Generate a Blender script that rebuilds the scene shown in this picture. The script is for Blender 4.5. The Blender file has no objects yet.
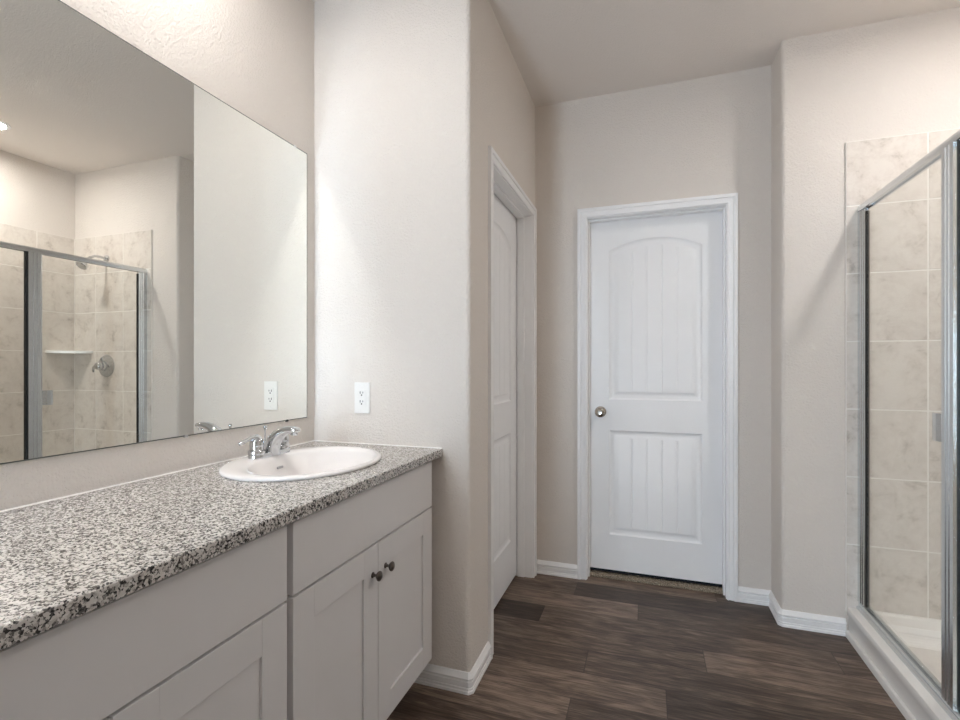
import bpy, bmesh, math, random
from mathutils import Vector, Matrix

SC = bpy.context.scene
COL = SC.collection
PI = math.pi
random.seed(4)

# ------------------------------------------------------------------ camera
cam_d = bpy.data.cameras.new('camera')
cam = bpy.data.objects.new('camera', cam_d)
COL.objects.link(cam)
cam.location = (0.0, 0.0, 1.2196)
cam.rotation_euler = (PI / 2, 0.0, 0.3498)
cam_d.sensor_fit = 'HORIZONTAL'
cam_d.sensor_width = 36.0
cam_d.lens = 507.741 / 960 * 36.0
cam_d.shift_x = (480 - 462.78) / 960
cam_d.shift_y = (365.251 - 360) / 960
cam_d.clip_start = 0.02
SC.camera = cam

# ------------------------------------------------------------------ world, daylight, exposure
w = bpy.data.worlds.new('world'); SC.world = w
w.use_nodes = True
bgn = w.node_tree.nodes['Background']
bgn.inputs[0].default_value = (0.62, 0.78, 1.0, 1.0)
bgn.inputs[1].default_value = 0.01

WIN = (-1.26, -0.84, 0.50, 1.85)           # x0, x1, z0, z1 of the window behind the camera
ld = bpy.data.lights.new('daylight', 'AREA')
ld.shape = 'RECTANGLE'; ld.size = 0.42; ld.size_y = 1.35
ld.energy = 60.0; ld.color = (0.68, 0.83, 1.0)
lo = bpy.data.objects.new('daylight', ld); COL.objects.link(lo)
lo.location = ((WIN[0] + WIN[1]) / 2, -1.90, (WIN[2] + WIN[3]) / 2)
lo.rotation_euler = (PI / 2, 0, 0)          # -Z of the lamp points to +Y
SHOWER_LAMP = 240.0
VANITY_LAMP = 168.0
FILL_LAMP = 11.5  # strength of the added fill globe

vs = SC.view_settings
SC.display_settings.display_device = 'sRGB'
vs.view_transform = 'Standard'; vs.look = 'None'
vs.exposure = 0.42; vs.gamma = 1.0; vs.use_curve_mapping = False
cy = SC.cycles
cy.sample_clamp_indirect = 0.0
cy.blur_glossy = 0.0
cy.use_guiding = True; cy.use_surface_guiding = True; cy.use_volume_guiding = False; cy.guiding_training_samples = 64
cy.max_bounces = 16; cy.diffuse_bounces = 8; cy.glossy_bounces = 8
cy.transparent_max_bounces = 16; cy.transmission_bounces = 8

# ------------------------------------------------------------------ room measures (metres)
XM = -1.3125     # mirror wall
XC = -0.6242     # closet wall of the hallway
XR = 0.5883      # right wall of the hallway
YE = 1.7845      # wall at the end of the vanity
YF = 2.7497      # wall at the end of the shower
YB = 2.9597      # wall with the door
ZC = 2.7431      # ceiling
XS = 1.685       # right wall of the shower
YN = -1.75       # wall behind the camera
SY0 = 1.22       # near end of the shower

# ------------------------------------------------------------------ material helpers
def new_mat(name):
    m = bpy.data.materials.new(name); m.use_nodes = True
    nt = m.node_tree
    return m, nt, nt.nodes['Principled BSDF']

def node(nt, typ, **kw):
    n = nt.nodes.new(typ)
    for k, v in kw.items(): setattr(n, k, v)
    return n

def link(nt, a, b): nt.links.new(a, b)

def math_n(nt, op, a, b=None, c=None):
    n = node(nt, 'ShaderNodeMath', operation=op)
    for i, v in enumerate((a, b, c)):
        if v is None: continue
        if isinstance(v, (int, float)): n.inputs[i].default_value = v
        else: link(nt, v, n.inputs[i])
    return n.outputs[0]

def ramp(nt, fac, stops, interp='LINEAR'):
    n = node(nt, 'ShaderNodeValToRGB')
    cr = n.color_ramp; cr.interpolation = interp
    while len(cr.elements) < len(stops): cr.elements.new(0.5)
    for e, (p, c) in zip(cr.elements, stops):
        e.position = p; e.color = (c[0], c[1], c[2], 1.0)
    link(nt, fac, n.inputs[0])
    return n.outputs[0]

def mix(nt, fac, a, b, typ='MIX'):
    n = node(nt, 'ShaderNodeMix', data_type='RGBA', blend_type=typ)
    for s, v in ((n.inputs[0], fac), (n.inputs[6], a), (n.inputs[7], b)):
        if isinstance(v, (int, float)): s.default_value = v
        elif isinstance(v, tuple): s.default_value = (v[0], v[1], v[2], 1.0)
        else: link(nt, v, s)
    return n.outputs[2]

def obj_co(nt): return node(nt, 'ShaderNodeTexCoord').outputs['Object']

def noise(nt, co, scale, detail=3.0, rough=0.5, dist=0.0):
    n = node(nt, 'ShaderNodeTexNoise')
    n.inputs['Scale'].default_value = scale
    n.inputs['Detail'].default_value = detail
    n.inputs['Roughness'].default_value = rough
    n.inputs['Distortion'].default_value = dist
    link(nt, co, n.inputs['Vector'])
    return n.outputs[0]

def bump(nt, b, height, strength, dist):
    n = node(nt, 'ShaderNodeBump')
    n.inputs['Strength'].default_value = strength
    n.inputs['Distance'].default_value = dist
    link(nt, height, n.inputs['Height'])
    link(nt, n.outputs[0], b.inputs['Normal'])

def plain(name, col, rough=0.5, metal=0.0, spec=0.5, bump_scale=None, bump_dist=0.0005):
    m, nt, b = new_mat(name)
    co = obj_co(nt)
    nz = noise(nt, co, 9.0, 2.0)
    c = mix(nt, nz, tuple(x * 0.985 for x in col), tuple(min(1, x * 1.015) for x in col))
    link(nt, c, b.inputs['Base Color'])
    b.inputs['Roughness'].default_value = rough
    b.inputs['Metallic'].default_value = metal
    b.inputs['Specular IOR Level'].default_value = spec
    if bump_scale:
        bump(nt, b, noise(nt, co, bump_scale, 2.0), 0.6, bump_dist)
    return m

def paint_wall(name, col, dist=0.0017):
    m, nt, b = new_mat(name)
    co = obj_co(nt)
    b.inputs['Base Color'].default_value = (*col, 1)
    b.inputs['Roughness'].default_value = 0.62
    b.inputs['Specular IOR Level'].default_value = 0.25
    a = noise(nt, co, 130.0, 2.5, 0.55, 0.6)
    h = ramp(nt, a, [(0.40, (0, 0, 0)), (0.62, (1, 1, 1))])
    bump(nt, b, h, 0.75, dist)
    return m

def granite():
    m, nt, b = new_mat('speckled granite')
    co = obj_co(nt)
    nz = node(nt, 'ShaderNodeTexNoise'); nz.inputs['Scale'].default_value = 220.0
    nz.inputs['Detail'].default_value = 2.0
    link(nt, co, nz.inputs['Vector'])
    va = node(nt, 'ShaderNodeVectorMath', operation='SCALE'); va.inputs['Scale'].default_value = 0.006
    link(nt, nz.outputs['Color'], va.inputs[0])
    vb = node(nt, 'ShaderNodeVectorMath', operation='ADD')
    link(nt, co, vb.inputs[0]); link(nt, va.outputs[0], vb.inputs[1])
    v = node(nt, 'ShaderNodeTexVoronoi'); v.inputs['Scale'].default_value = 280.0
    link(nt, vb.outputs[0], v.inputs['Vector'])
    sep = node(nt, 'ShaderNodeSeparateColor'); link(nt, v.outputs['Color'], sep.inputs[0])
    blot = noise(nt, co, 75.0, 3.0, 0.6)
    val = math_n(nt, 'ADD', math_n(nt, 'MULTIPLY', sep.outputs[0], 0.66), math_n(nt, 'MULTIPLY', blot, 0.34))
    c = ramp(nt, val, [(0.0, (0.02, 0.019, 0.019)), (0.29, (0.10, 0.093, 0.088)), (0.38, (0.27, 0.25, 0.235)),
                       (0.47, (0.50, 0.475, 0.445)), (0.56, (0.65, 0.625, 0.595)), (0.8, (0.72, 0.70, 0.675))], 'CONSTANT')
    link(nt, c, b.inputs['Base Color'])
    b.inputs['Roughness'].default_value = 0.22
    return m

def tile_mat():
    m, nt, b = new_mat('beige marbled ceramic tile')
    co = obj_co(nt)
    geo = node(nt, 'ShaderNodeNewGeometry')
    off = node(nt, 'ShaderNodeVectorMath', operation='SCALE'); off.inputs[0].default_value = (7.3, 3.1, 5.7)
    link(nt, geo.outputs['Random Per Island'], off.inputs['Scale'])
    vb = node(nt, 'ShaderNodeVectorMath', operation='ADD')
    link(nt, co, vb.inputs[0]); link(nt, off.outputs[0], vb.inputs[1])
    n1 = noise(nt, vb.outputs[0], 9.0, 8.0, 0.68, 0.5)
    n2 = noise(nt, vb.outputs[0], 30.0, 5.0, 0.65, 1.2)
    val = math_n(nt, 'ADD', math_n(nt, 'MULTIPLY', n1, 0.7), math_n(nt, 'MULTIPLY', n2, 0.3))
    c = ramp(nt, val, [(0.36, (0.47, 0.42, 0.365)), (0.45, (0.645, 0.59, 0.535)), (0.56, (0.71, 0.66, 0.605))])
    c2 = mix(nt, math_n(nt, 'MULTIPLY', geo.outputs['Random Per Island'], 0.12), c, (0.55, 0.50, 0.44))
    link(nt, c2, b.inputs['Base Color'])
    b.inputs['Roughness'].default_value = 0.5
    b.inputs['Specular IOR Level'].default_value = 0.3
    return m

def wood_floor():
    m, nt, b = new_mat('dark wood plank floor')
    co = obj_co(nt)
    s = node(nt, 'ShaderNodeSeparateXYZ'); link(nt, co, s.inputs[0])
    W, L, Y0 = 0.17, 1.22, 1.885
    ry = math_n(nt, 'DIVIDE', math_n(nt, 'SUBTRACT', s.outputs[1], Y0 - 40 * W), W)
    row = math_n(nt, 'FLOOR', ry)
    fy = math_n(nt, 'FRACT', ry)
    joint = {40: 0.063, 41: -0.24, 42: 0.22, 43: -0.49, 44: -0.046, 45: -0.37, 46: 0.335}
    stops = []
    rnd = random.Random(3)
    for k in range(30, 50):
        stops.append(((k - 30 + 0.0) / 20.0, joint.get(k, rnd.uniform(-0.5, 0.5))))
    rr = node(nt, 'ShaderNodeValToRGB'); cr = rr.color_ramp; cr.interpolation = 'CONSTANT'
    while len(cr.elements) < len(stops): cr.elements.new(0.5)
    for e, (p, j) in zip(cr.elements, stops):
        e.position = p; v = (j + 0.7) / 1.4; e.color = (v, v, v, 1)
    pos = math_n(nt, 'DIVIDE', math_n(nt, 'ADD', math_n(nt, 'SUBTRACT', row, 30.0), 0.5), 20.0)
    link(nt, pos, rr.inputs[0])
    off = math_n(nt, 'SUBTRACT', math_n(nt, 'MULTIPLY', rr.outputs[0], 1.4), 0.7)
    rx = math_n(nt, 'DIVIDE', math_n(nt, 'SUBTRACT', s.outputs[0], off), L)
    colm = math_n(nt, 'FLOOR', rx)
    fx = math_n(nt, 'FRACT', rx)
    cid = node(nt, 'ShaderNodeCombineXYZ'); link(nt, row, cid.inputs[0]); link(nt, colm, cid.inputs[1])
    wn = node(nt, 'ShaderNodeTexWhiteNoise', noise_dimensions='3D'); link(nt, cid.outputs[0], wn.inputs['Vector'])
    sh = node(nt, 'ShaderNodeVectorMath', operation='SCALE'); sh.inputs['Scale'].default_value = 9.0
    link(nt, wn.outputs['Color'], sh.inputs[0])
    ad = node(nt, 'ShaderNodeVectorMath', operation='ADD'); link(nt, co, ad.inputs[0]); link(nt, sh.outputs[0], ad.inputs[1])
    st = node(nt, 'ShaderNodeVectorMath', operation='MULTIPLY'); st.inputs[1].default_value = (1.6, 15.0, 1.0)
    link(nt, ad.outputs[0], st.inputs[0])
    g1 = noise(nt, st.outputs[0], 2.0, 7.0, 0.62, 1.5)
    st2 = node(nt, 'ShaderNodeVectorMath', operation='MULTIPLY'); st2.inputs[1].default_value = (5.0, 110.0, 1.0)
    link(nt, ad.outputs[0], st2.inputs[0])
    g2 = noise(nt, st2.outputs[0], 2.5, 4.0, 0.6, 0.3)
    st3 = node(nt, 'ShaderNodeVectorMath', operation='MULTIPLY'); st3.inputs[1].default_value = (1.8, 7.0, 1.0)
    link(nt, ad.outputs[0], st3.inputs[0])
    g3 = noise(nt, st3.outputs[0], 2.2, 6.0, 0.62, 1.4)
    val = math_n(nt, 'ADD', math_n(nt, 'MULTIPLY', g1, 0.34),
                 math_n(nt, 'ADD', math_n(nt, 'MULTIPLY', g2, 0.34), math_n(nt, 'MULTIPLY', g3, 0.32)))
    pl = node(nt, 'ShaderNodeSeparateColor'); link(nt, wn.outputs['Color'], pl.inputs[0])
    val = math_n(nt, 'ADD', val, math_n(nt, 'MULTIPLY', math_n(nt, 'SUBTRACT', pl.outputs[1], 0.5), 0.19))
    c = ramp(nt, val, [(0.36, (0.024, 0.015, 0.010)), (0.44, (0.050, 0.032, 0.023)), (0.53, (0.105, 0.072, 0.053)),
                       (0.66, (0.27, 0.198, 0.152))])
    ex = math_n(nt, 'MINIMUM', math_n(nt, 'MULTIPLY', fx, L), math_n(nt, 'MULTIPLY', math_n(nt, 'SUBTRACT', 1.0, fx), L))
    ey = math_n(nt, 'MINIMUM', math_n(nt, 'MULTIPLY', fy, W), math_n(nt, 'MULTIPLY', math_n(nt, 'SUBTRACT', 1.0, fy), W))
    e = math_n(nt, 'MINIMUM', ex, ey)
    seam = ramp(nt, math_n(nt, 'MULTIPLY', e, 100.0), [(0.0, (1, 1, 1)), (0.28, (0, 0, 0))])
    c = mix(nt, math_n(nt, 'MULTIPLY', seam, 0.85), c, (0.028, 0.02, 0.016))
    link(nt, c, b.inputs['Base Color'])
    b.inputs['Roughness'].default_value = 0.42
    b.inputs['Specular IOR Level'].default_value = 0.4
    bump(nt, b, math_n(nt, 'SUBTRACT', math_n(nt, 'MULTIPLY', g2, 0.4), seam), 0.25, 0.001)
    return m

def glass_mat():
    m = bpy.data.materials.new('clear shower glass'); m.use_nodes = True
    nt = m.node_tree; nt.nodes.clear()
    out = node(nt, 'ShaderNodeOutputMaterial')
    t = node(nt, 'ShaderNodeBsdfTransparent'); t.inputs[0].default_value = (0.985, 0.99, 0.985, 1)
    g = node(nt, 'ShaderNodeBsdfGlossy'); g.inputs['Roughness'].default_value = 0.0
    g.inputs[0].default_value = (0.9, 0.93, 0.92, 1)
    lw = node(nt, 'ShaderNodeLayerWeight'); lw.inputs[0].default_value = 0.5
    fr = math_n(nt, 'MULTIPLY_ADD', math_n(nt, 'POWER', lw.outputs['Facing'], 5.0), 0.9, 0.022)
    mx = node(nt, 'ShaderNodeMixShader')
    link(nt, fr, mx.inputs[0]); link(nt, t.outputs[0], mx.inputs[1]); link(nt, g.outputs[0], mx.inputs[2])
    link(nt, mx.outputs[0], out.inputs[0])
    return m

def mirror_mat():
    m, nt, b = new_mat('silvered mirror')
    b.inputs['Base Color'].default_value = (0.90, 0.905, 0.87, 1)
    b.inputs['Metallic'].default_value = 1.0
    b.inputs['Roughness'].default_value = 0.0
    return m

def emit_mat(name, col, strength):
    m = bpy.data.materials.new(name); m.use_nodes = True
    nt = m.node_tree; nt.nodes.clear()
    out = node(nt, 'ShaderNodeOutputMaterial')
    e = node(nt, 'ShaderNodeEmission'); e.inputs[0].default_value = (*col, 1); e.inputs[1].default_value = strength
    link(nt, e.outputs[0], out.inputs[0])
    return m

def brushed(name, col, rough):
    m, nt, b = new_mat(name)
    co = obj_co(nt)
    st = node(nt, 'ShaderNodeVectorMath', operation='MULTIPLY'); st.inputs[1].default_value = (300, 300, 3)
    link(nt, co, st.inputs[0])
    nz = noise(nt, st.outputs[0], 1.0, 2.0)
    link(nt, mix(nt, nz, tuple(c * 0.93 for c in col), col), b.inputs['Base Color'])
    b.inputs['Metallic'].default_value = 1.0
    b.inputs['Roughness'].default_value = rough
    return m

M = dict(
    wall=paint_wall('greige orange peel wall paint', (0.745, 0.695, 0.645)),
    ceil=paint_wall('greige ceiling paint', (0.82, 0.77, 0.725), 0.0009),
    trim=plain('white semigloss trim paint', (0.88, 0.88, 0.885), 0.35),
    door=plain('white door paint', (0.86, 0.865, 0.875), 0.38, bump_scale=160, bump_dist=0.0002),
    cab=plain('pale grey cabinet paint', (0.745, 0.735, 0.74), 0.42),
    cabin=plain('cabinet carcass', (0.45, 0.43, 0.425), 0.6),
    granite=granite(), tile=tile_mat(),
    grout=plain('pale grout', (0.83, 0.80, 0.755), 0.85, bump_scale=300, bump_dist=0.0006),
    floor=wood_floor(),
    glass=glass_mat(), mirror=mirror_mat(),
    edge=plain('mirror edge', (0.10, 0.11, 0.10), 0.3),
    chrome=plain('polished chrome', (0.62, 0.64, 0.66), 0.05, 1.0),
    alu=plain('satin aluminium', (0.70, 0.73, 0.75), 0.22, 1.0),
    nickel=plain('satin nickel', (0.42, 0.39, 0.35), 0.25, 1.0),
    bronze=plain('dark pewter', (0.17, 0.15, 0.135), 0.30, 1.0),
    rubber=plain('black gasket', (0.012, 0.012, 0.012), 0.6),
    porc=plain('white porcelain', (0.80, 0.775, 0.765), 0.10),
    acry=plain('white acrylic', (0.84, 0.82, 0.79), 0.22),
    plastic=plain('white plastic', (0.83, 0.82, 0.80), 0.35),
    slot=plain('dark slot', (0.02, 0.02, 0.02), 0.6),
    grey=plain('grey print', (0.35, 0.35, 0.36), 0.5),
    caulk=plain('white caulk', (0.86, 0.84, 0.81), 0.6),
    carpet=None, lens=None, shade=None)

# ------------------------------------------------------------------ mesh helpers
def bm_new(): return bmesh.new()

def add_box(bm, x0, x1, y0, y1, z0, z1, bev=0.0, seg=2, mi=0):
    vs_ = [bm.verts.new((x, y, z)) for x in (x0, x1) for y in (y0, y1) for z in (z0, z1)]
    F = [(0, 1, 3, 2), (4, 6, 7, 5), (0, 4, 5, 1), (2, 3, 7, 6), (0, 2, 6, 4), (1, 5, 7, 3)]
    fs = [bm.faces.new([vs_[i] for i in f]) for f in F]
    for f in fs: f.material_index = mi
    if bev:
        es = list({e for f in fs for e in f.edges})
        r = bmesh.ops.bevel(bm, geom=es, offset=bev, segments=seg, affect='EDGES', profile=0.5, clamp_overlap=True)
        for f in r['faces']: f.material_index = mi

def add_prism(bm, pts, z0, z1, axis='z', mi=0):
    """extrude a 2D outline; axis z: (x,y), axis y: (x,z), axis x: (y,z)"""
    def p3(p, h):
        if axis == 'z': return (p[0], p[1], h)
        if axis == 'y': return (p[0], h, p[1])
        return (h, p[0], p[1])
    a = [bm.verts.new(p3(p, z0)) for p in pts]
    b = [bm.verts.new(p3(p, z1)) for p in pts]
    n = len(pts)
    fs = [bm.faces.new(a), bm.faces.new(b)]
    for i in range(n):
        fs.append(bm.faces.new((a[i], a[(i + 1) % n], b[(i + 1) % n], b[i])))
    for f in fs: f.material_index = mi

def add_sweep(bm, path, prof, closed_prof=True, up=Vector((0, 0, 1)), mi=0):
    """sweep a profile (n, u) along a planar polyline with mitred corners.
    n is measured along side = up x tangent (to the left of travel), u along up"""
    path = [Vector(p) for p in path]
    rings = []
    for i, p in enumerate(path):
        t0 = (path[i] - path[i - 1]).normalized() if i > 0 else None
        t1 = (path[i + 1] - path[i]).normalized() if i < len(path) - 1 else None
        ta = t0 or t1; tb = t1 or t0
        s0 = up.cross(ta).normalized(); s1 = up.cross(tb).normalized()
        s = (s0 + s1)
        s = s / s.dot(s0) if s.length > 1e-6 else s0
        rings.append([bm.verts.new(p + s * n + up * u) for n, u in prof])
    k = len(prof)
    for i in range(len(rings) - 1):
        for j in range(k if closed_prof else k - 1):
            f = bm.faces.new((rings[i][j], rings[i][(j + 1) % k], rings[i + 1][(j + 1) % k], rings[i + 1][j]))
            f.material_index = mi
    if closed_prof:
        bm.faces.new(rings[0]).material_index = mi
        bm.faces.new(list(reversed(rings[-1]))).material_index = mi

def add_loft(bm, rings, cap0=True, cap1=True, mi=0):
    vv = [[bm.verts.new(p) for p in r] for r in rings]
    k = len(vv[0])
    for a, b in zip(vv, vv[1:]):
        for j in range(k):
            bm.faces.new((a[j], a[(j + 1) % k], b[(j + 1) % k], b[j])).material_index = mi
    if cap0: bm.faces.new(list(reversed(vv[0]))).material_index = mi
    if cap1: bm.faces.new(vv[-1]).material_index = mi

def add_lathe(bm, prof, origin, axis=Vector((0, 0, 1)), n=32, mi=0):
    """prof = [(r, h)] revolved about axis through origin"""
    axis = Vector(axis).normalized()
    t = Vector((1, 0, 0)) if abs(axis.x) < 0.9 else Vector((0, 1, 0))
    e1 = axis.cross(t).normalized(); e2 = axis.cross(e1)
    o = Vector(origin)
    rings = [[o + axis * h + (e1 * math.cos(2 * PI * i / n) + e2 * math.sin(2 * PI * i / n)) * max(r, 1e-4)
              for i in range(n)] for r, h in prof]
    add_loft(bm, rings, True, True, mi)

def add_tube(bm, pts, radii, n=14, flat=1.0, side=None, mi=0):
    """tube along 3D points; flat scales the direction across 'side'"""
    pts = [Vector(p) for p in pts]
    rings = []
    ref = Vector(side) if side else Vector((0, 0, 1))
    for i, p in enumerate(pts):
        t = (pts[min(i + 1, len(pts) - 1)] - pts[max(i - 1, 0)]).normalized()
        a = ref - t * ref.dot(t)
        if a.length < 1e-4: a = Vector((1, 0, 0)) - t * t.x
        a.normalize(); b = t.cross(a)
        r = radii[i] if isinstance(radii, (list, tuple)) else radii
        ra, rb = r if isinstance(r, (list, tuple)) else (r, r * flat)
        rings.append([p + a * ra * math.cos(2 * PI * j / n) + b * rb * math.sin(2 * PI * j / n) for j in range(n)])
    add_loft(bm, rings, True, True, mi)

def obj(name, bm, mats, parent=None, smooth=None, sub=0, recalc=True):
    if recalc: bmesh.ops.recalc_face_normals(bm, faces=bm.faces[:])
    me = bpy.data.meshes.new(name)
    bm.to_mesh(me); bm.free()
    for m in (mats if isinstance(mats, (list, tuple)) else [mats]): me.materials.append(m)
    if smooth:
        me.polygons.foreach_set('use_smooth', [True] * len(me.polygons))
        me.set_sharp_from_angle(angle=math.radians(smooth))
    o = bpy.data.objects.new(name, me); COL.objects.link(o)
    if parent is not None:
        o.parent = parent
        if parent.type == 'EMPTY': o.matrix_parent_inverse = Matrix.Translation(-parent.location)
    if sub:
        md = o.modifiers.new('subdivision', 'SUBSURF'); md.levels = sub; md.render_levels = sub
    return o

def tag(o, label, cat, group=None, kind=None):
    o['label'] = label; o['category'] = cat
    if group: o['group'] = group
    if kind: o['kind'] = kind
    return o

def thing(name, label, cat, loc, group=None, kind=None):
    o = bpy.data.objects.new(name, None); COL.objects.link(o)
    o.empty_display_size = 0.05
    o.location = loc
    return tag(o, label, cat, group, kind)

def struct(name, bm, m, label, cat, smooth=None, recalc=True):
    return tag(obj(name, bm, m, None, smooth, 0, recalc), label, cat, kind='structure')

def arc(cx_, cy_, r, a0, a1, n=8):
    return [(cx_ + r * math.cos(a0 + (a1 - a0) * i / n), cy_ + r * math.sin(a0 + (a1 - a0) * i / n)) for i in range(n + 1)]

# ------------------------------------------------------------------ floor and ceiling
bm = bm_new(); add_box(bm, -1.45, 1.82, YN - 0.12, 3.12, -0.08, 0.0)
struct('floor', bm, M['floor'], 'dark brown wood plank floor', 'floor')
bm = bm_new(); add_box(bm, -1.45, 1.82, YN - 0.12, 3.10, ZC, ZC + 0.1)
struct('ceiling', bm, M['ceil'], 'greige painted ceiling', 'ceiling')

# ------------------------------------------------------------------ walls
bm = bm_new(); add_box(bm, XM - 0.12, XM, YN - 0.12, YE, 0, ZC)
struct('wall_left', bm, M['wall'], 'greige wall behind the long mirror', 'wall')

R = 0.02
JY0, JY1, JT = 2.069, 2.870, 2.075         # closet opening between jambs
JB = 0.016                                 # jamb board thickness
bm = bm_new()
pts = [(XM - 0.12, YE), (XC - R, YE)] + arc(XC - R, YE + R, R, -PI / 2, 0)[1:] + \
      [(XC, JY0 - JB), (XC - 0.12, JY0 - JB), (XC - 0.12, YE + 0.12), (XM - 0.12, YE + 0.12)]
add_prism(bm, pts, 0, ZC)
add_box(bm, XC - 0.12, XC, JY0 - JB, JY1 + JB, JT + JB, ZC)
add_box(bm, XC - 0.12, XC, JY1 + JB, YB + 0.12, 0, ZC)
struct('wall_end', bm, M['wall'], 'greige wall at the vanity end turning into the closet wall', 'wall', 40)

DX0, DX1, DT = -0.3246, 0.3825, 2.056      # back door opening between jambs
bm = bm_new()
add_box(bm, XC, DX0 - JB, YB, YB + 0.12, 0, ZC)
add_box(bm, DX1 + JB, XR, YB, YB + 0.12, 0, ZC)
add_box(bm, DX0 - JB, DX1 + JB, YB, YB + 0.12, DT + JB, ZC)
struct('wall_back', bm, M['wall'], 'greige wall around the white arched panel door', 'wall')

bm = bm_new()
pts = [(XR, YB + 0.12), (XR, YF + R)] + arc(XR + R, YF + R, R, PI, 1.5 * PI)[1:] + \
      [(XS + 0.12, YF), (XS + 0.12, YF + 0.12), (XR + 0.12, YF + 0.12), (XR + 0.12, YB + 0.12)]
add_prism(bm, pts, 0, ZC)
struct('wall_right', bm, M['wall'], 'greige wall between the door alcove and the tiled shower', 'wall', 40)

bm = bm_new(); add_box(bm, XS, XS + 0.12, YN - 0.12, YF, 0, ZC)
struct('wall_shower', bm, M['wall'], 'greige wall along the long side of the shower', 'wall')
bm = bm_new()
pts = [(XS, SY0 - 0.12), (XS, SY0), (0.84 + R, SY0)] + arc(0.84 + R, SY0 - R, R, PI / 2, PI)[1:] + \
      arc(0.84 + R, SY0 - 0.12 + R, R, PI, 1.5 * PI)
add_prism(bm, pts, 0, ZC)
struct('wall_near', bm, M['wall'], 'greige partition closing the near end of the shower', 'wall', 40)
bm = bm_new()
add_box(bm, XM, XS, YN - 0.12, YN, 0, WIN[2])
add_box(bm, XM, XS, YN - 0.12, YN, WIN[3], ZC)
add_box(bm, XM, WIN[0], YN - 0.12, YN, WIN[2], WIN[3])
add_box(bm, WIN[1], XS, YN - 0.12, YN, WIN[2], WIN[3])
struct('wall_front', bm, M['wall'], 'greige wall with the window', 'wall')

# window behind the camera
wn_ = thing('window_1', 'white framed window in the wall opposite the door', 'window', (-1.05, YN - 0.06, WIN[2]), kind='structure')
bm = bm_new()
x0, x1, z0, z1 = WIN
for a in ((x0, x0 + 0.05, z0, z1), (x1 - 0.05, x1, z0, z1), (x0 + 0.05, x1 - 0.05, z0, z0 + 0.05), (x0 + 0.05, x1 - 0.05, z1 - 0.05, z1),
          (x0 + 0.05, x1 - 0.05, (z0 + z1) / 2 - 0.02, (z0 + z1) / 2 + 0.02)):
    add_box(bm, a[0], a[1], YN - 0.09, YN - 0.04, a[2], a[3], 0.003)
obj('window_frame', bm, M['trim'], wn_)
bm = bm_new(); add_box(bm, x0 + 0.05, x1 - 0.05, YN - 0.067, YN - 0.063, z0 + 0.05, z1 - 0.05)
obj('window_pane', bm, M['glass'], wn_)
bm = bm_new(); add_box(bm, x0 - 0.04, x1 + 0.04, YN - 0.04, YN + 0.03, z0 - 0.025, z0, 0.004)
obj('window_sill', bm, M['trim'], wn_)

# ------------------------------------------------------------------ baseboards
BB = [(0, 0), (-0.0155, 0), (-0.0155, 0.010), (-0.013, 0.0125), (-0.013, 0.020), (-0.010, 0.0225), (-0.0125, 0.026), (-0.0125, 0.043), (-0.0085, 0.047),
      (-0.0150, 0.052), (-0.0150, 0.057), (-0.011, 0.063), (-0.007, 0.069), (-0.004, 0.0745), (0, 0.076)]
def baseboard(name, path, label):
    b_ = bm_new()
    add_sweep(b_, [(x, y, 0) for x, y in path], BB)
    struct(name, b_, M['trim'], label, 'baseboard', 30)
CW = 0.05
baseboard('baseboard_end', [(-0.85, YE), (XC - 0.006, YE), (XC, YE + 0.006), (XC, JY0 - 0.004 - CW)], 'white baseboard wrapping the wall corner beside the vanity')
baseboard('baseboard_back', [(XC, YB), (DX0 - 0.004 - CW, YB)], 'white baseboard left of the arched panel door')
baseboard('baseboard_right', [(DX1 + 0.004 + CW, YB), (XR, YB), (XR, YF + 0.006), (XR + 0.006, YF), (0.839, YF)], 'white baseboard from the arched door to the shower')

# ------------------------------------------------------------------ door casings, jambs, doors
CAS = [(0, 0), (0, 0.009), (0.004, 0.0115), (0.009, 0.0115), (0.011, 0.0070), (0.018, 0.0095), (0.028, 0.0115), (0.030, 0.0080), (0.032, 0.0150),
       (0.036, 0.0165), (0.046, 0.0165), (CW, 0.0145), (CW, 0)]
def casing(name, o, ax, n, a0, a1, top, label):
    """casing round an opening; o = point on the wall face, ax = unit along the wall, n = normal into the room"""
    b_ = bm_new()
    o, ax, n = Vector(o), Vector(ax), Vector(n)
    z = Vector((0, 0, 1))
    pth = [o + ax * (a0 - 0.004), o + ax * (a0 - 0.004) + z * (top + 0.004), o + ax * (a1 + 0.004) + z * (top + 0.004), o + ax * (a1 + 0.004)]
    # travelling up the left side: side = up x t must point away from the opening
    t = z
    side = n.cross(t)
    sgn = -1 if side.dot(ax) > 0 else 1
    add_sweep(b_, pth, [(sgn * p, q) for p, q in CAS], up=n)
    return struct(name, b_, M['trim'], label, 'door casing', 30)

casing('trim_1', (0, YB, 0), (1, 0, 0), (0, -1, 0), DX0, DX1, DT, 'white moulded casing around the arched panel door facing the camera')
casing('trim_2', (XC, 0, 0), (0, 1, 0), (1, 0, 0), JY0, JY1, JT, 'white moulded casing around the closet door on the left hallway wall')

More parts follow.
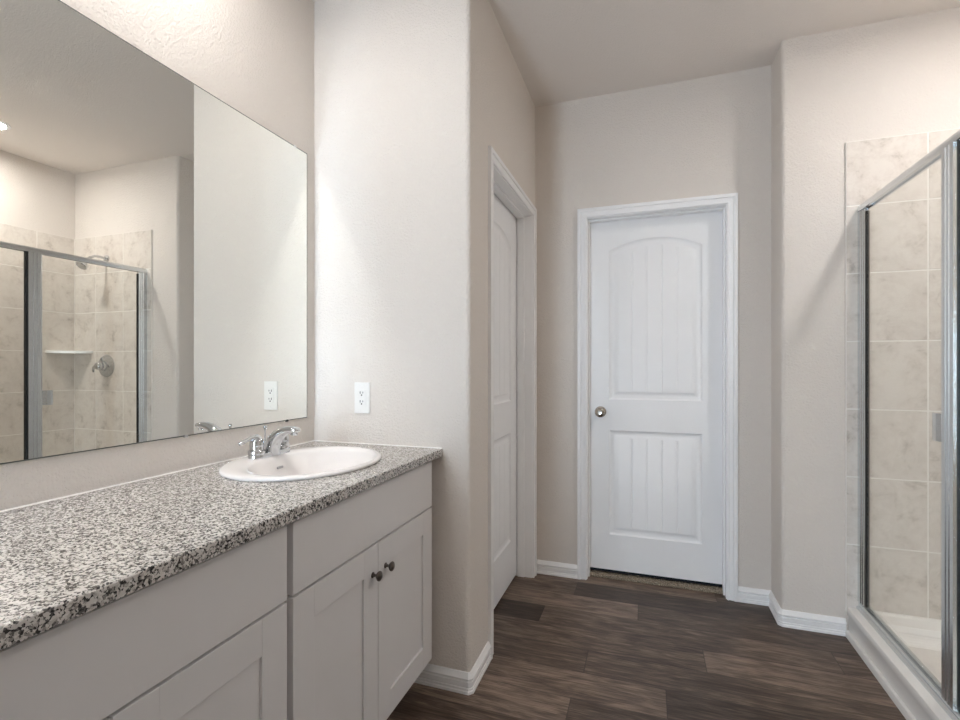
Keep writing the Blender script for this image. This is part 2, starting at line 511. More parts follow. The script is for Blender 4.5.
bm = bm_new()
add_box(bm, DX0 - JB, DX0, YB, YB + 0.12, 0, DT + JB); add_box(bm, DX1, DX1 + JB, YB, YB + 0.12, 0, DT + JB)
add_box(bm, DX0, DX1, YB, YB + 0.12, DT, DT + JB)
add_box(bm, DX0, DX0 + 0.008, YB + 0.040, YB + 0.079, 0, DT, 0.002); add_box(bm, DX1 - 0.008, DX1, YB + 0.040, YB + 0.079, 0, DT, 0.002)
add_box(bm, DX0 + 0.008, DX1 - 0.008, YB + 0.040, YB + 0.079, DT - 0.010, DT, 0.002)
struct('trim_3', bm, M['trim'], 'white jamb and stop inside the arched door opening', 'door jamb')
bm = bm_new()
add_box(bm, XC - 0.12, XC, JY0 - JB, JY0, 0, JT + JB); add_box(bm, XC - 0.12, XC, JY1, JY1 + JB, 0, JT + JB)
add_box(bm, XC - 0.12, XC, JY0, JY1, JT, JT + JB)
add_box(bm, XC - 0.085, XC - 0.045, JY0, JY0 + 0.008, 0, JT, 0.002); add_box(bm, XC - 0.085, XC - 0.045, JY1 - 0.008, JY1, 0, JT, 0.002)
add_box(bm, XC - 0.085, XC - 0.045, JY0 + 0.008, JY1 - 0.008, JT - 0.010, JT, 0.002)
struct('trim_4', bm, M['trim'], 'white jamb and stop inside the closet door opening', 'door jamb')

def panel_door(P, u0, u1, z0, z1, th, pu0, pu1, panels):
    """molded two panel door face; P(u, z, d) maps to world, d = depth behind the face"""
    b_ = bm_new()
    def face(pts): b_.faces.new([b_.verts.new(P(*p)) for p in pts])
    def quad(a0, a1, c0, c1, d=0.0): face([(a0, c0, d), (a1, c0, d), (a1, c1, d), (a0, c1, d)])
    # back and edges
    quad(u0, u1, z0, z1, th)
    for a, c in (((u0, z0), (u1, z0)), ((u1, z0), (u1, z1)), ((u1, z1), (u0, z1)), ((u0, z1), (u0, z0))):
        face([(a[0], a[1], 0), (c[0], c[1], 0), (c[0], c[1], th), (a[0], a[1], th)])
    quad(u0, pu0, z0, z1); quad(pu1, u1, z0, z1)
    N = 24
    def top(u, pz, i=0.0):
        zs, zt = pz[1] - i, pz[2] - i
        a, b = pu0 + i, pu1 - i
        if zt - zs < 1e-5: return zs
        s = (u - a) / (b - a) * 2 - 1
        h = zt - zs; half = (b - a) / 2
        r = (half * half + h * h) / (2 * h)
        return zt - r + math.sqrt(max(r * r - (s * half) ** 2, 0))
    # rails
    quad(pu0, pu1, z0, panels[0][0])
    quad(pu0, pu1, panels[0][1], panels[1][0])
    us = [pu0 + (pu1 - pu0) * i / N for i in range(N + 1)]
    for a, c in zip(us, us[1:]):
        face([(a, top(a, panels[1]), 0), (c, top(c, panels[1]), 0), (c, z1, 0), (a, z1, 0)])
    for pz in panels:
        def ring(i, d):
            a, b = pu0 + i, pu1 - i
            pts = [(a, pz[0] + i, d), (b, pz[0] + i, d)]
            for k in range(N + 1):
                u = b + (a - b) * k / N
                pts.append((u, top(u, pz, i), d))
            return pts
        rs = [ring(0, 0), ring(0.004, 0.004), ring(0.012, 0.0075), ring(0.026, 0.0085), ring(0.030, 0.0075), ring(0.044, 0.0015)]
        vv = [[b_.verts.new(P(*p)) for p in r] for r in rs]
        k = len(vv[0])
        for A_, B_ in zip(vv, vv[1:]):
            for j in range(k): b_.faces.new((A_[j], A_[(j + 1) % k], B_[(j + 1) % k], B_[j]))
        # plank field with grooves
        i = 0.044; a, b = pu0 + i, pu1 - i; d = 0.0015
        xs = [(a + (b - a) * q / N, d) for q in range(N + 1)]
        for g in range(1, 5):
            gu = a + (b - a) * g / 5
            xs = [x for x in xs if abs(x[0] - gu) > 0.0035] + [(gu - 0.0035, d), (gu, d + 0.0022), (gu + 0.0035, d)]
        xs.sort()
        for (p, dp), (q, dq) in zip(xs, xs[1:]):
            face([(p, pz[0] + i, dp), (q, pz[0] + i, dq), (q, top(q, pz, i), dq), (p, top(p, pz, i), dp)])
    bmesh.ops.remove_doubles(b_, verts=b_.verts[:], dist=0.00005)
    b_.normal_update()
    front = Vector(P(0, 0, 0)) - Vector(P(0, 0, 1))
    mid = Vector(P((u0 + u1) / 2, (z0 + z1) / 2, th / 2))
    for f_ in b_.faces:
        dn = f_.normal.dot(front)
        c_ = f_.calc_center_median()
        back = all(abs((v.co - mid).dot(front) + th / 2) < 1e-5 for v in f_.verts)
        if back: bad = dn > 0
        elif abs(dn) < 1e-4: bad = f_.normal.dot(c_ - mid) < 0
        else: bad = dn < 0
        if bad: f_.normal_flip()
    return b_

PANELS = [(0.245, 0.846, 0.846), (1.023, 1.879, 1.936)]
SY = YB + 0.0805
b_ = panel_door(lambda u, z, d: (u, SY + d, z), DX0 + 0.003, DX1 - 0.003, 0.042, DT - 0.003, 0.035, -0.211, 0.277, PANELS)
d1 = struct('door_1', b_, M['door'], 'white two panel door with arched plank panel, facing the camera', 'door', 25, False)
def knob(parent, o, n):
    k_ = bm_new()
    add_lathe(k_, [(0.0, 0.0), (0.031, 0.0), (0.032, 0.003), (0.029, 0.007), (0.016, 0.010), (0.0115, 0.014), (0.0115, 0.026), (0.017, 0.031),
                   (0.0255, 0.038), (0.0275, 0.046), (0.0265, 0.053), (0.021, 0.058), (0.0125, 0.0605), (0.012, 0.059), (0.004, 0.0585), (0.0, 0.0585)],
              o, n, 36)
    return obj('door_knob', k_, M['nickel'], parent, 35)
kb = knob(d1, (-0.2585, SY, 0.950), (0, -1, 0)); kb['label'] = 'satin nickel door knob'

SX = XC - 0.0910
b_ = panel_door(lambda u, z, d: (SX - d, u, z), JY0 + 0.003, JY1 - 0.004, 0.014, JT - 0.003, 0.035, 2.205, 2.737, PANELS)
d2 = struct('door_2', b_, M['door'], 'white panel closet door in the left hallway wall, seen at a steep angle', 'door', 25, False)
kb = knob(d2, (SX, 2.146, 0.945), (1, 0, 0)); kb['label'] = 'satin nickel door knob'

# carpet of the next room showing under the door
m_, nt_, bs_ = new_mat('brown flecked carpet')
co_ = obj_co(nt_)
link(nt_, ramp(nt_, noise(nt_, co_, 260.0, 3.0, 0.7), [(0.36, (0.06, 0.048, 0.036)), (0.5, (0.33, 0.27, 0.20)), (0.62, (0.62, 0.54, 0.43))]), bs_.inputs['Base Color'])
bs_.inputs['Roughness'].default_value = 0.95
bump(nt_, bs_, noise(nt_, co_, 220.0, 2.0), 1.0, 0.004)
M['carpet'] = m_
bm = bm_new()
rnd = random.Random(9)
add_box(bm, DX0, DX1, 3.016, 3.078, 0.0, 0.010)
for i in range(1800):
    x, y = rnd.uniform(DX0 + 0.004, DX1 - 0.004), rnd.uniform(3.008, 3.070)
    h = rnd.uniform(0.006, 0.013)
    add_lathe(bm, [(0.0028, -0.004), (0.0034, h * 0.6), (0.0012, h)], (x, y, 0.006), (rnd.uniform(-0.5, 0.5), rnd.uniform(-0.6, 0.4), 1), 5)
tag(obj('carpet', bm, M['carpet']), 'brown flecked carpet edge showing under the arched panel door', 'carpet', kind='stuff')

# ------------------------------------------------------------------ vanity worktop
CX, CZ = -0.7328, 0.9034
CY0 = 0.12
SINK = (-1.04, 1.372); SA, SB = 0.282, 0.226        # oval sink: half length along y, half width along x
def ellipse(cx_, cy_, b, a, z, n=96):
    return [Vector((cx_ + b * math.cos(2 * PI * i / n), cy_ + a * math.sin(2 * PI * i / n), z)) for i in range(n)]
bm = bm_new()
x0, x1, y0, y1 = XM + 0.001, CX, CY0, YE - 0.001
zt, zb = CZ, CZ - 0.028
angs = [2 * PI * i / 96 for i in range(96)]
for cxn, cyn in ((x0, y0), (x0, y1), (x1, y0), (x1, y1)):
    angs.append(math.atan2(cyn - SINK[1], cxn - SINK[0]) % (2 * PI))
angs = sorted(set(angs))
def rect_pt(a):
    c, s = math.cos(a), math.sin(a)
    ts = []
    if c > 1e-9: ts.append((x1 - SINK[0]) / c)
    if c < -1e-9: ts.append((x0 - SINK[0]) / c)
    if s > 1e-9: ts.append((y1 - SINK[1]) / s)
    if s < -1e-9: ts.append((y0 - SINK[1]) / s)
    t = min(ts); return (SINK[0] + c * t, SINK[1] + s * t)
def ell_pt(a, b, l):
    c, s = math.cos(a), math.sin(a)
    r = 1 / math.sqrt((c / b) ** 2 + (s / l) ** 2)
    return (SINK[0] + c * r, SINK[1] + s * r)
ins = [bm.verts.new((*ell_pt(a, SB - 0.012, SA - 0.012), zt)) for a in angs]
inb = [bm.verts.new((*ell_pt(a, SB - 0.012, SA - 0.012), zb)) for a in angs]
E_ = 0.0025
def shrink(p, e): return (min(max(p[0], x0 + e), x1 - e), min(max(p[1], y0), y1))
ot = [bm.verts.new((*shrink(rect_pt(a), E_), zt)) for a in angs]
om = [bm.verts.new((*rect_pt(a), zt - E_)) for a in angs]
ob = [bm.verts.new((*rect_pt(a), zb)) for a in angs]
n = len(angs)
for i in range(n):
    j = (i + 1) % n
    for a_, c_ in ((ins, ot), (ot, om), (om, ob), (ob, inb), (inb, ins)):
        bm.faces.new((a_[i], a_[j], c_[j], c_[i]))
wt = tag(obj('granite_worktop', bm, M['granite']), 'long black and white speckled granite worktop on the grey vanity cabinets', 'worktop')
bm = bm_new()
add_prism(bm, [(x0, CZ), (x0 + 0.003, CZ), (x0, CZ + 0.003)], CY0, YE - 0.001, 'y')
add_prism(bm, [(YE - 0.001, CZ), (YE - 0.004, CZ), (YE - 0.001, CZ + 0.003)], x0, CX - 0.002, 'x')
ck = obj('caulk_bead', bm, M['caulk'], wt); ck['label'] = 'white caulk line'

# ------------------------------------------------------------------ sink
sk = thing('oval_sink', 'white oval drop-in sink set into the granite worktop', 'sink', (SINK[0], SINK[1], CZ))
bm = bm_new()
sx, sy = SINK
bx, by = -1.000, 1.378                       # basin centre
add_loft(bm, [
    ellipse(sx, sy, SB - 0.004, SA - 0.004, CZ + 0.0005), ellipse(sx, sy, SB, SA, CZ + 0.003), ellipse(sx, sy, SB, SA, CZ + 0.007),
    ellipse(sx, sy, SB - 0.003, SA - 0.003, CZ + 0.0105), ellipse(sx, sy, SB - 0.010, SA - 0.010, CZ + 0.0125),
    ellipse(sx + .015, sy + .002, SB - 0.030, SA - 0.030, CZ + 0.0125), ellipse(bx, by, 0.180, 0.243, CZ + 0.0115),
    ellipse(bx, by, 0.175, 0.237, CZ + 0.008), ellipse(bx, by, 0.168, 0.229, CZ - 0.002), ellipse(bx, by, 0.157, 0.214, CZ - 0.030),
    ellipse(bx, by, 0.135, 0.182, CZ - 0.065), ellipse(bx, by, 0.112, 0.150, CZ - 0.100), ellipse(bx, by, 0.075, 0.100, CZ - 0.124),
    ellipse(bx, by, 0.030, 0.035, CZ - 0.132), ellipse(bx, by, 0.022, 0.022, CZ - 0.136)], cap0=False)
obj('basin', bm, M['porc'], sk, 60)
bm = bm_new(); add_lathe(bm, [(0.0, -0.002), (0.021, -0.002), (0.0215, 0.002), (0.016, 0.004), (0.014, 0.002), (0.0, 0.006)], (bx, by, CZ - 0.1345), n=28)
obj('drain', bm, M['chrome'], sk, 40)
bm = bm_new()
add_box(bm, bx - 0.153, bx - 0.146, by - 0.014, by + 0.014, CZ - 0.028, CZ - 0.019, 0.0025)
obj('overflow', bm, M['grey'], sk)

# ------------------------------------------------------------------ faucet
FX, FY, FZ = -1.205, 1.394, CZ + 0.0125
fc = thing('sink_faucet', 'chrome two handle faucet on the back rim of the oval sink', 'faucet', (FX, FY, FZ))
bm = bm_new()
def stadium(hx, hy, z, n=12):
    pts = arc(0, hy - hx, hx, 0, PI, n) + arc(0, -(hy - hx), hx, PI, 2 * PI, n)
    return [Vector((FX + p[0], FY + p[1], z)) for p in pts]
add_loft(bm, [stadium(0.026, 0.088, FZ), stadium(0.026, 0.088, FZ + 0.010), stadium(0.024, 0.086, FZ + 0.014), stadium(0.019, 0.080, FZ + 0.016)])
obj('base_plate', bm, M['chrome'], fc, 40)
for s in (-1, 1):
    hy = FY + s * 0.062
    bm = bm_new()
    add_lathe(bm, [(0.0265, 0.0), (0.0275, 0.010), (0.0255, 0.013), (0.0215, 0.018), (0.0230, 0.028), (0.0225, 0.040), (0.0190, 0.050), (0.0130, 0.058), (0.006, 0.063), (0.0, 0.064)],
              (FX, hy, FZ + 0.012), n=28)
    h_ = obj('handle', bm, M['chrome'], fc, 50)
    bm = bm_new()
    base = Vector((FX, hy, FZ + 0.062))
    dirv = Vector((-0.10, s * 0.96, 0)).normalized()
    pts = [base - dirv * 0.014 + Vector((0, 0, -0.004)), base + Vector((0, 0, 0.006)), base + dirv * 0.022 + Vector((0, 0, 0.006)), base + dirv * 0.040 + Vector((0, 0, 0.001)),
           base + dirv * 0.058 + Vector((0, 0, -0.005)), base + dirv * 0.068 + Vector((0, 0, -0.007)), base + dirv * 0.071 + Vector((0, 0, -0.007))]
    add_tube(bm, pts, [(0.007, 0.010), (0.010, 0.013), (0.007, 0.010), (0.0055, 0.007), (0.0065, 0.009), (0.006, 0.0085), (0.002, 0.003)], 14)
    obj('lever', bm, M['chrome'], h_, 60)
bm = bm_new()
P_ = [(0.004, 0.008), (0.008, 0.028), (0.018, 0.048), (0.034, 0.067), (0.056, 0.080), (0.076, 0.087), (0.098, 0.089), (0.113, 0.088), (0.118, 0.087)]
Rr = [(0.034, 0.027), (0.030, 0.025), (0.026, 0.0235), (0.022, 0.022), (0.017, 0.0205), (0.013, 0.0195), (0.0115, 0.0185), (0.009, 0.0165), (0.004, 0.012)]
add_tube(bm, [(FX + x, FY, FZ + z) for x, z in P_], Rr, 20, side=(-1, 0, 1))
add_lathe(bm, [(0.0, 0.0), (0.009, 0.0), (0.010, 0.003), (0.010, 0.012), (0.0, 0.012)], (FX + 0.101, FY, FZ + 0.071), n=20)
obj('spout', bm, M['chrome'], fc, 60)
bm = bm_new()
add_tube(bm, [(FX - 0.026, FY + 0.006, FZ + 0.006), (FX - 0.026, FY + 0.006, FZ + 0.083)], 0.0022, 10)
add_lathe(bm, [(0.0, 0.0), (0.003, 0.0), (0.0035, 0.004), (0.006, 0.009), (0.0065, 0.013), (0.004, 0.016), (0.0, 0.0165)], (FX - 0.026, FY + 0.006, FZ + 0.081), n=16)
obj('lift_rod', bm, M['chrome'], fc, 50)

# ------------------------------------------------------------------ vanity cabinets
DF = -0.758                                   # face of doors and drawer fronts
FR = -0.778                                   # face of the cabinet frame
def carcass(parent, ya, yb_):
    b_ = bm_new()
    t = 0.018
    zt_ = CZ - 0.0285
    xb = XM + 0.002
    add_box(b_, xb, FR - 0.019, ya, ya + t, 0.105, zt_); add_box(b_, xb, FR - 0.019, yb_ - t, yb_, 0.105, zt_)
    add_box(b_, xb, FR - 0.019, ya + t, yb_ - t, 0.105, 0.123)
    add_box(b_, xb, xb + 0.006, ya + t, yb_ - t, 0.123, zt_)
    obj('carcass', b_, M['cabin'], parent)
    b_ = bm_new()
    add_box(b_, FR - 0.019, FR, ya, ya + 0.04, 0.105, zt_); add_box(b_, FR - 0.019, FR, yb_ - 0.04, yb_, 0.105, zt_)
    for z_ in ((0.105, 0.145), (0.675, 0.715), (zt_ - 0.03, zt_)):
        add_box(b_, FR - 0.019, FR, ya + 0.04, yb_ - 0.04, *z_)
    obj('face_frame', b_, M['cabin'], parent)
    b_ = bm_new(); add_box(b_, XM + 0.03, -0.85, ya, yb_, 0.0, 0.105)
    obj('toe_kick', b_, M['cabin'], parent)
def shaker(parent, ya, yb_, za, zb_, knob_y):
    b_ = bm_new(); s = 0.078; dpt = 0.007
    add_box(b_, FR + 0.0005, DF, ya, ya + s, za, zb_, 0.0012); add_box(b_, FR + 0.0005, DF, yb_ - s, yb_, za, zb_, 0.0012)
    add_box(b_, FR + 0.0005, DF - 0.0002, ya + s, yb_ - s, za, za + s, 0.0010); add_box(b_, FR + 0.0005, DF - 0.0002, ya + s, yb_ - s, zb_ - s, zb_, 0.0010)
    add_box(b_, FR + 0.003, DF - dpt, ya + s - 0.004, yb_ - s + 0.004, za + s - 0.004, zb_ - s + 0.004)
    d_ = obj('door', b_, M['cab'], parent)
    k_ = bm_new()
    add_lathe(k_, [(0.0, 0.0), (0.0085, 0.0), (0.0085, 0.002), (0.005, 0.004), (0.0035, 0.011), (0.007, 0.014), (0.0125, 0.018), (0.0148, 0.022),
                   (0.0140, 0.025), (0.009, 0.028), (0.0, 0.029)], (DF, knob_y, 0.605), (1, 0, 0), 24)
    kk = obj('knob', k_, M['bronze'], d_, 40); kk['label'] = 'dark pewter mushroom knob'
def slab_front(parent, name, ya, yb_, za, zb_):
    b_ = bm_new(); add_box(b_, FR + 0.0005, DF, ya, yb_, za, zb_, 0.0015)
    obj(name, b_, M['cab'], parent)

c1 = thing('sink_base_cabinet', 'pale grey vanity cabinet under the oval sink, with two knobbed doors', 'cabinet', (-1.03, 1.36, 0))
carcass(c1, 0.9435, YE - 0.002)
slab_front(c1, 'false_drawer_front', 0.953, 1.742, 0.6945, 0.862)
shaker(c1, 0.953, 1.3385, 0.125, 0.6885, 1.307)
shaker(c1, 1.3415, 1.742, 0.125, 0.6885, 1.384)
c2 = thing('base_cabinet', 'pale grey vanity cabinet at the lower left edge of the photo', 'cabinet', (-1.03, 0.54, 0))
carcass(c2, CY0 + 0.01, 0.9405)
slab_front(c2, 'drawer_front', 0.142, 0.932, 0.6945, 0.862)
shaker(c2, 0.142, 0.5355, 0.125, 0.6885, 0.503)
shaker(c2, 0.5385, 0.932, 0.125, 0.6885, 0.571)

# ------------------------------------------------------------------ mirror
MZ0, MZ1, MY0, MY1 = 1.0060, 2.0835, 0.16, 1.7300
bm = bm_new()
add_box(bm, XM + 0.0008, XM + 0.0050, MY0, MY1, MZ0, MZ1, mi=1)
f = [bm.verts.new((XM + 0.0052, y, z)) for y, z in ((MY0 + .003, MZ0 + .003), (MY1 - .0025, MZ0 + .003), (MY1 - .0025, MZ1 - .003), (MY0 + .003, MZ1 - .003))]
bm.faces.new(f)
mr = tag(obj('wall_mirror', bm, [M['mirror'], M['edge']]), 'large frameless mirror on the wall above the granite worktop', 'mirror')
for cyy, z_, mm in ((1.655, MZ1, 'plastic'), (0.70, MZ1, 'plastic'), (1.607, MZ0, 'slot'), (1.15, MZ0, 'chrome'), (0.5, MZ0, 'chrome')):
    bm = bm_new()
    s = 1 if z_ == MZ1 else -1
    add_box(bm, XM + 0.0003, XM + 0.0080, cyy - 0.006, cyy + 0.006, min(z_ - s * 0.004, z_ + s * 0.004), max(z_ - s * 0.004, z_ + s * 0.004), 0.0015)
    o = obj('clip', bm, M[mm], mr)
    if mm == 'slot': o['label'] = 'dark mirror clip'

# ------------------------------------------------------------------ outlet on the end wall
OX, OZ = -1.0805, 1.0885
ou = thing('wall_outlet', 'white two socket wall outlet above the worktop end', 'outlet', (OX, YE, OZ))
bm = bm_new()
add_box(bm, OX - 0.0355, OX + 0.0355, YE - 0.0065, YE - 0.0003, OZ - 0.062, OZ + 0.062, 0.003, 3)
obj('cover_plate', bm, M['plastic'], ou)
bm = bm_new()
add_box(bm, OX - 0.0167, OX + 0.0167, YE - 0.0085, YE - 0.0062, OZ - 0.0335, OZ + 0.0335, 0.001)
rc = obj('receptacle', bm, M['plastic'], ou)
for s in (-1, 1):
    zc_ = OZ + s * 0.0175
    bm = bm_new()
    add_box(bm, OX - 0.0078, OX - 0.0050, YE - 0.0090, YE - 0.0083, zc_ - 0.001, zc_ + 0.0085)
    add_box(bm, OX + 0.0048, OX + 0.0072, YE - 0.0090, YE - 0.0083, zc_ + 0.000, zc_ + 0.0075)
    add_lathe(bm, [(0.0, 0), (0.0030, 0), (0.0030, 0.0007), (0, 0.0007)], (OX, YE - 0.0083, zc_ - 0.0065), (0, -1, 0), 14)
    o = obj('socket_slots', bm, M['slot'], rc); o['label'] = 'dark socket slots'
for s in (-1, 1):
    bm = bm_new()
    add_lathe(bm, [(0.0, 0), (0.0028, 0), (0.0024, 0.0012), (0, 0.0014)], (OX, YE - 0.0064, OZ + s * 0.0485), (0, -1, 0), 14)
    obj('screw', bm, M['plastic'], ou)


# ------------------------------------------------------------------ shower: tiles
ZT = [0.112, 0.415, 0.719, 1.023, 1.327, 1.631, 1.935, 2.225]
G = 0.0028
def tiles(name, cols, put, slab, label):
    b_ = bm_new()
    slab(b_)
    for a, c in zip(cols, cols[1:]):
        for z0_, z1_ in zip(ZT, ZT[1:]):
            put(b_, a + G, c - G, z0_ + G, z1_ - G)
    return struct(name, b_, [M['tile'], M['grout']], label, 'wall tiles')
tiles('wall_tile_end', [0.8375, 1.133, 1.433, XS - 0.010],
      lambda b_, a, c, z0_, z1_: add_box(b_, a, c, YF - 0.0105, YF - 0.002, z0_, z1_, 0.0012, 2, 0),
      lambda b_: add_box(b_, 0.838, XS - 0.0005, YF - 0.0092, YF - 0.0003, ZT[0], ZT[-1] - 0.001, mi=1),
      'beige marbled tiles on the shower end wall with the valve')
tiles('wall_tile_side', [SY0 + 0.01, 1.56, 1.865, 2.170, 2.474, YF - 0.0105],
      lambda b_, a, c, z0_, z1_: add_box(b_, XS - 0.0105, XS - 0.002, a, c, z0_, z1_, 0.0012, 2, 0),
      lambda b_: add_box(b_, XS - 0.0092, XS - 0.0003, SY0 + 0.0005, YF - 0.0105, ZT[0], ZT[-1] - 0.001, mi=1),
      'beige marbled tiles on the long side wall of the shower')
tiles('wall_tile_near', [0.875, 1.133, 1.433, XS - 0.0105],
      lambda b_, a, c, z0_, z1_: add_box(b_, a, c, SY0 + 0.002, SY0 + 0.0105, z0_, z1_, 0.0012, 2, 0),
      lambda b_: add_box(b_, 0.8755, XS - 0.0105, SY0 + 0.0003, SY0 + 0.0092, ZT[0], ZT[-1] - 0.001, mi=1),
      'beige marbled tiles on the near end wall of the shower')

# ------------------------------------------------------------------ shower pan
bm = bm_new()
px0, px1, py0, py1 = 0.8405, XS - 0.012, SY0 + 0.012, YF - 0.0125
def rect(x0_, x1_, y0_, y1_, z_): return [Vector(p) for p in ((x0_, y0_, z_), (x1_, y0_, z_), (x1_, y1_, z_), (x0_, y1_, z_))]
def rrect(x0_, x1_, y0_, y1_, z_, r):
    return [Vector((p[0], p[1], z_)) for p in arc(x1_ - r, y1_ - r, r, 0, PI / 2, 5) + arc(x0_ + r, y1_ - r, r, PI / 2, PI, 5) +
            arc(x0_ + r, y0_ + r, r, PI, 1.5 * PI, 5) + arc(x1_ - r, y0_ + r, r, 1.5 * PI, 2 * PI, 5)]
e = 0.0005
add_loft(bm, [
    rrect(px0 - 0.006, px1, py0, py1, 0.0, e), rrect(px0 - 0.006, px1, py0, py1, 0.022, e), rrect(px0 - 0.003, px1, py0, py1, 0.027, e),
    rrect(px0 + 0.006, px1, py0, py1, 0.030, e), rrect(px0 + 0.006, px1, py0, py1, 0.092, e), rrect(px0 + 0.001, px1, py0, py1, 0.100, e),
    rrect(px0, px1, py0, py1, 0.121, e), rrect(px0 + 0.003, px1, py0, py1, 0.129, e), rrect(px0 + 0.012, px1, py0, py1, 0.133, e),
    rrect(px0 + 0.105, px1 - 0.022, py0 + 0.022, py1 - 0.022, 0.133, 0.02), rrect(px0 + 0.113, px1 - 0.03, py0 + 0.03, py1 - 0.03, 0.127, 0.03),
    rrect(px0 + 0.125, px1 - 0.045, py0 + 0.045, py1 - 0.05, 0.070, 0.05), rrect(px0 + 0.145, px1 - 0.065, py0 + 0.065, py1 - 0.075, 0.052, 0.06),
    rrect(px0 + 0.25, px1 - 0.2, py0 + 0.3, py1 - 0.35, 0.042, 0.06)], cap0=True, cap1=True)
pan = tag(obj('shower_pan', bm, M['acry'], None, 40), 'white shower pan with a raised curb on the wood floor', 'shower pan')
bm = bm_new(); add_lathe(bm, [(0.0, 0.0), (0.045, 0.0), (0.047, 0.003), (0.0, 0.004)], ((px0 + px1) / 2 + 0.02, (py0 + py1) / 2, 0.0425), n=32)
obj('drain', bm, M['chrome'], pan, 40)

# ------------------------------------------------------------------ shower enclosure
en = thing('shower_enclosure', 'silver framed glass shower door and panel standing on the white curb', 'shower door', (0.89, 2.0, 0.133))
GX0, GX1 = 0.8925, 0.8985
YW = YF - 0.0112                                # tile face
NY = SY0 + 0.0112
bm = bm_new()
prof = [(0.8785, 1.9030), (0.8785, 1.9180), (0.8815, 1.9280), (0.8885, 1.9350), (0.9045, 1.9350), (0.9115, 1.9280), (0.9145, 1.9180), (0.9145, 1.9030),
        (0.9055, 1.9030), (0.9055, 1.9090), (0.8875, 1.9090), (0.8875, 1.9030)]
add_prism(bm, prof, NY, YW, 'y')
obj('header_rail', bm, M['alu'], en)
bm = bm_new()
prof = [(0.8755, 0.1335), (0.8755, 0.141), (0.8835, 0.146), (0.8835, 0.158), (0.8875, 0.161), (0.8905, 0.158), (0.8905, 0.150), (0.9005, 0.150),
        (0.9005, 0.163), (0.9045, 0.166), (0.9155, 0.163), (0.9155, 0.1335)]
add_prism(bm, prof, NY, YW, 'y')
obj('sill_track', bm, M['alu'], en)
ZB, ZH = 0.1505, 1.8975
bm = bm_new()
prof = [(0.8805, YW), (0.8805, 2.712), (0.8835, 2.709), (0.8835, 2.700), (0.8865, 2.697), (0.8865, 2.683), (0.8895, 2.680), (0.9015, 2.680), (0.9045, 2.683), (0.9045, 2.697),
        (0.9075, 2.700), (0.9075, 2.709), (0.9105, 2.712), (0.9105, YW)]
add_prism(bm, prof, 0.1665, 1.9025, 'z')
obj('wall_jamb', bm, M['alu'], en)
bm = bm_new(); add_box(bm, 0.8890, 0.9020, 2.671, 2.6800, 0.168, 1.890)
o = obj('seal', bm, M['rubber'], en); o['label'] = 'black rubber seal'
bm = bm_new()
prof = [(0.8735, 1.967), (0.8735, 1.984), (0.8765, 1.986), (0.8765, 1.992), (0.8735, 1.994), (0.8735, 2.003), (0.8775, 2.005), (0.8775, 2.013), (0.8745, 2.015), (0.8745, 2.034), (0.8795, 2.044),
        (0.9115, 2.044), (0.9155, 2.034), (0.9155, 1.967)]
add_prism(bm, prof, 0.1665, 1.9025, 'z')
obj('center_post', bm, M['alu'], en)
bm = bm_new(); add_box(bm, 0.8865, 0.9045, 1.959, 1.9665, 0.1665, 1.9025)
o = obj('seal', bm, M['rubber'], en); o['label'] = 'black rubber seal'
bm = bm_new(); add_box(bm, 0.8805, 0.9105, NY, NY + 0.03, 0.1665, 1.9025, 0.002)
obj('wall_jamb', bm, M['alu'], en)
bm = bm_new(); add_box(bm, GX0, GX1, 2.0445, 2.6705, 0.168, 1.884)
gd = obj('glass_door', bm, M['glass'], en)
bm = bm_new()
prof = [(0.8920, 2.0455), (0.8855, 2.0455), (0.8795, 2.0590), (0.8755, 2.0690), (0.8755, 2.0890), (0.8795, 2.1020), (0.8845, 2.1060), (0.8865, 2.1020), (0.8815, 2.0890), (0.8815, 2.0700), (0.8920, 2.0700)]
add_prism(bm, prof, 0.974, 1.064, 'z')
obj('handle', bm, M['alu'], gd)
bm = bm_new(); add_box(bm, GX0, GX1, NY + 0.0305, 1.9585, 0.152, 1.908)
obj('glass_panel', bm, M['glass'], en)

# ------------------------------------------------------------------ shower fittings
TY = YF - 0.0112
sh = thing('showerhead', 'chrome shower head on a bent arm high on the shower end wall', 'shower head', (1.309, TY, 2.03))
bm = bm_new(); add_lathe(bm, [(0.0, 0.0), (0.030, 0.0), (0.029, 0.006), (0.016, 0.012), (0.0, 0.012)], (1.309, TY, 2.040), (0, -1, 0), 28)
obj('flange', bm, M['chrome'], sh, 40)
bm = bm_new(); add_tube(bm, [(1.309, TY - 0.008, 2.040), (1.309, TY - 0.05, 2.046), (1.309, TY - 0.09, 2.044), (1.309, TY - 0.125, 2.026), (1.309, TY - 0.150, 2.000)], 0.0095, 14)
obj('arm', bm, M['chrome'], sh, 60)
bm = bm_new(); add_lathe(bm, [(0.0, -0.006), (0.012, -0.006), (0.015, 0.004), (0.015, 0.014), (0.018, 0.022), (0.038, 0.052), (0.040, 0.060), (0.036, 0.064), (0.0, 0.064)],
                         (1.309, TY - 0.150, 2.000), (0, -0.62, -0.78), 28)
obj('spray_head', bm, M['chrome'], sh, 40)
va = thing('shower_valve', 'round chrome shower valve with a lever on the shower end wall', 'shower valve', (1.309, TY, 1.214))
bm = bm_new(); add_lathe(bm, [(0.0, 0.0), (0.086, 0.0), (0.085, 0.006), (0.070, 0.013), (0.042, 0.017), (0.036, 0.020), (0.034, 0.045), (0.0, 0.045)], (1.309, TY, 1.214), (0, -1, 0), 40)
obj('escutcheon', bm, M['chrome'], va, 40)
bm = bm_new()
add_lathe(bm, [(0.0, 0.0), (0.029, 0.0), (0.031, 0.006), (0.027, 0.030), (0.018, 0.038), (0.0, 0.040)], (1.309, TY - 0.045, 1.214), (0, -1, 0), 32)
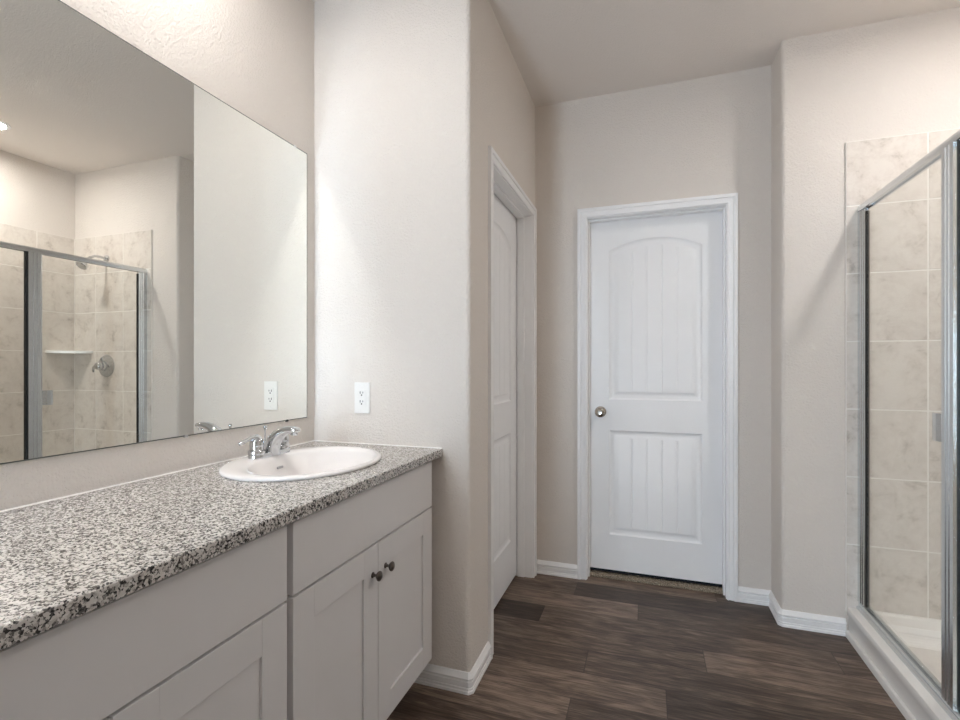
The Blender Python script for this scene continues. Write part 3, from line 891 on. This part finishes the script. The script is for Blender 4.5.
add_tube(bm, [(1.309, TY - 0.066, 1.214), (1.332, TY - 0.070, 1.211), (1.354, TY - 0.068, 1.203), (1.364, TY - 0.064, 1.188), (1.367, TY - 0.062, 1.168)], [0.014, 0.011, 0.009, 0.008, 0.007], 14)
obj('handle', bm, M['chrome'], va, 50)
bm = bm_new()
cxs, cys = XS - 0.0112, TY
pts = [(cxs, cys), (cxs - 0.212, cys), (cxs - 0.212, cys - 0.012), (cxs - 0.195, cys - 0.030), (cxs - 0.030, cys - 0.195), (cxs - 0.012, cys - 0.212), (cxs, cys - 0.212)]
add_prism(bm, pts, 1.312, 1.332)
es = [e_ for e_ in bm.edges if abs(e_.verts[0].co.z - e_.verts[1].co.z) < 1e-6]
bmesh.ops.bevel(bm, geom=es, offset=0.005, segments=3, affect='EDGES', profile=0.5)
tag(obj('corner_shelf', bm, M['acry'], None, 40), 'white triangular ceramic shelf in the tiled shower corner', 'shelf')

# recessed lamps in the ceiling: over the shower, over the vanity
def recessed(lx, ly, strength, label):
    m_ = emit_mat('lit lens', (1.0, 0.97, 0.945), strength)
    rl = thing('recessed_light', label, 'light', (lx, ly, ZC), 'recessed ceiling lights')
    b_ = bm_new()
    prof = [(0.066, -0.0005), (0.092, -0.0005), (0.091, -0.004), (0.070, -0.009), (0.066, -0.006)]
    rings = [[Vector((lx + r * math.cos(2 * PI * i / 48), ly + r * math.sin(2 * PI * i / 48), ZC + h)) for i in range(48)] for r, h in prof]
    add_loft(b_, rings + [rings[0]], False, False)
    bmesh.ops.remove_doubles(b_, verts=b_.verts[:], dist=1e-5)
    obj('trim_ring', b_, M['trim'], rl, 50)
    b_ = bm_new(); add_lathe(b_, [(0.0, -0.0015), (0.0655, -0.0015), (0.0655, -0.004), (0.0, -0.0055)], (lx, ly, ZC), n=48)
    obj('lens', b_, m_, rl, 50)
recessed(1.262, 1.985, SHOWER_LAMP, 'round recessed ceiling light over the shower')
recessed(-0.990, 0.95, VANITY_LAMP, 'round recessed ceiling light over the vanity worktop')
GX, GY, GZ = -0.90, -0.85, ZC - 0.30  # added globe out of view, a fill light to brighten ceiling and walls
gl = thing('fill_globe', 'added fill light, an unseen white globe under the ceiling behind the camera', 'light', (GX, GY, GZ))
bm = bm_new()
add_lathe(bm, [(0.0, ZC), (0.07, ZC - 0.0005), (0.068, ZC - 0.02), (0.03, ZC - 0.03), (0.0, ZC - 0.03)], (GX, GY, 0), n=32)
obj('canopy', bm, M['nickel'], gl, 40)
bm = bm_new(); add_tube(bm, [(GX, GY, ZC - 0.025), (GX, GY, GZ + 0.128)], 0.008, 12)
obj('stem', bm, M['nickel'], gl, 40)
bm = bm_new()
add_lathe(bm, [(0.13 * math.sin(PI * i / 16), -0.13 * math.cos(PI * i / 16)) for i in range(17)], (GX, GY, GZ), n=32)
obj('globe', bm, emit_mat('fill globe glow', (1.0, 0.975, 0.95), FILL_LAMP), gl, 60)
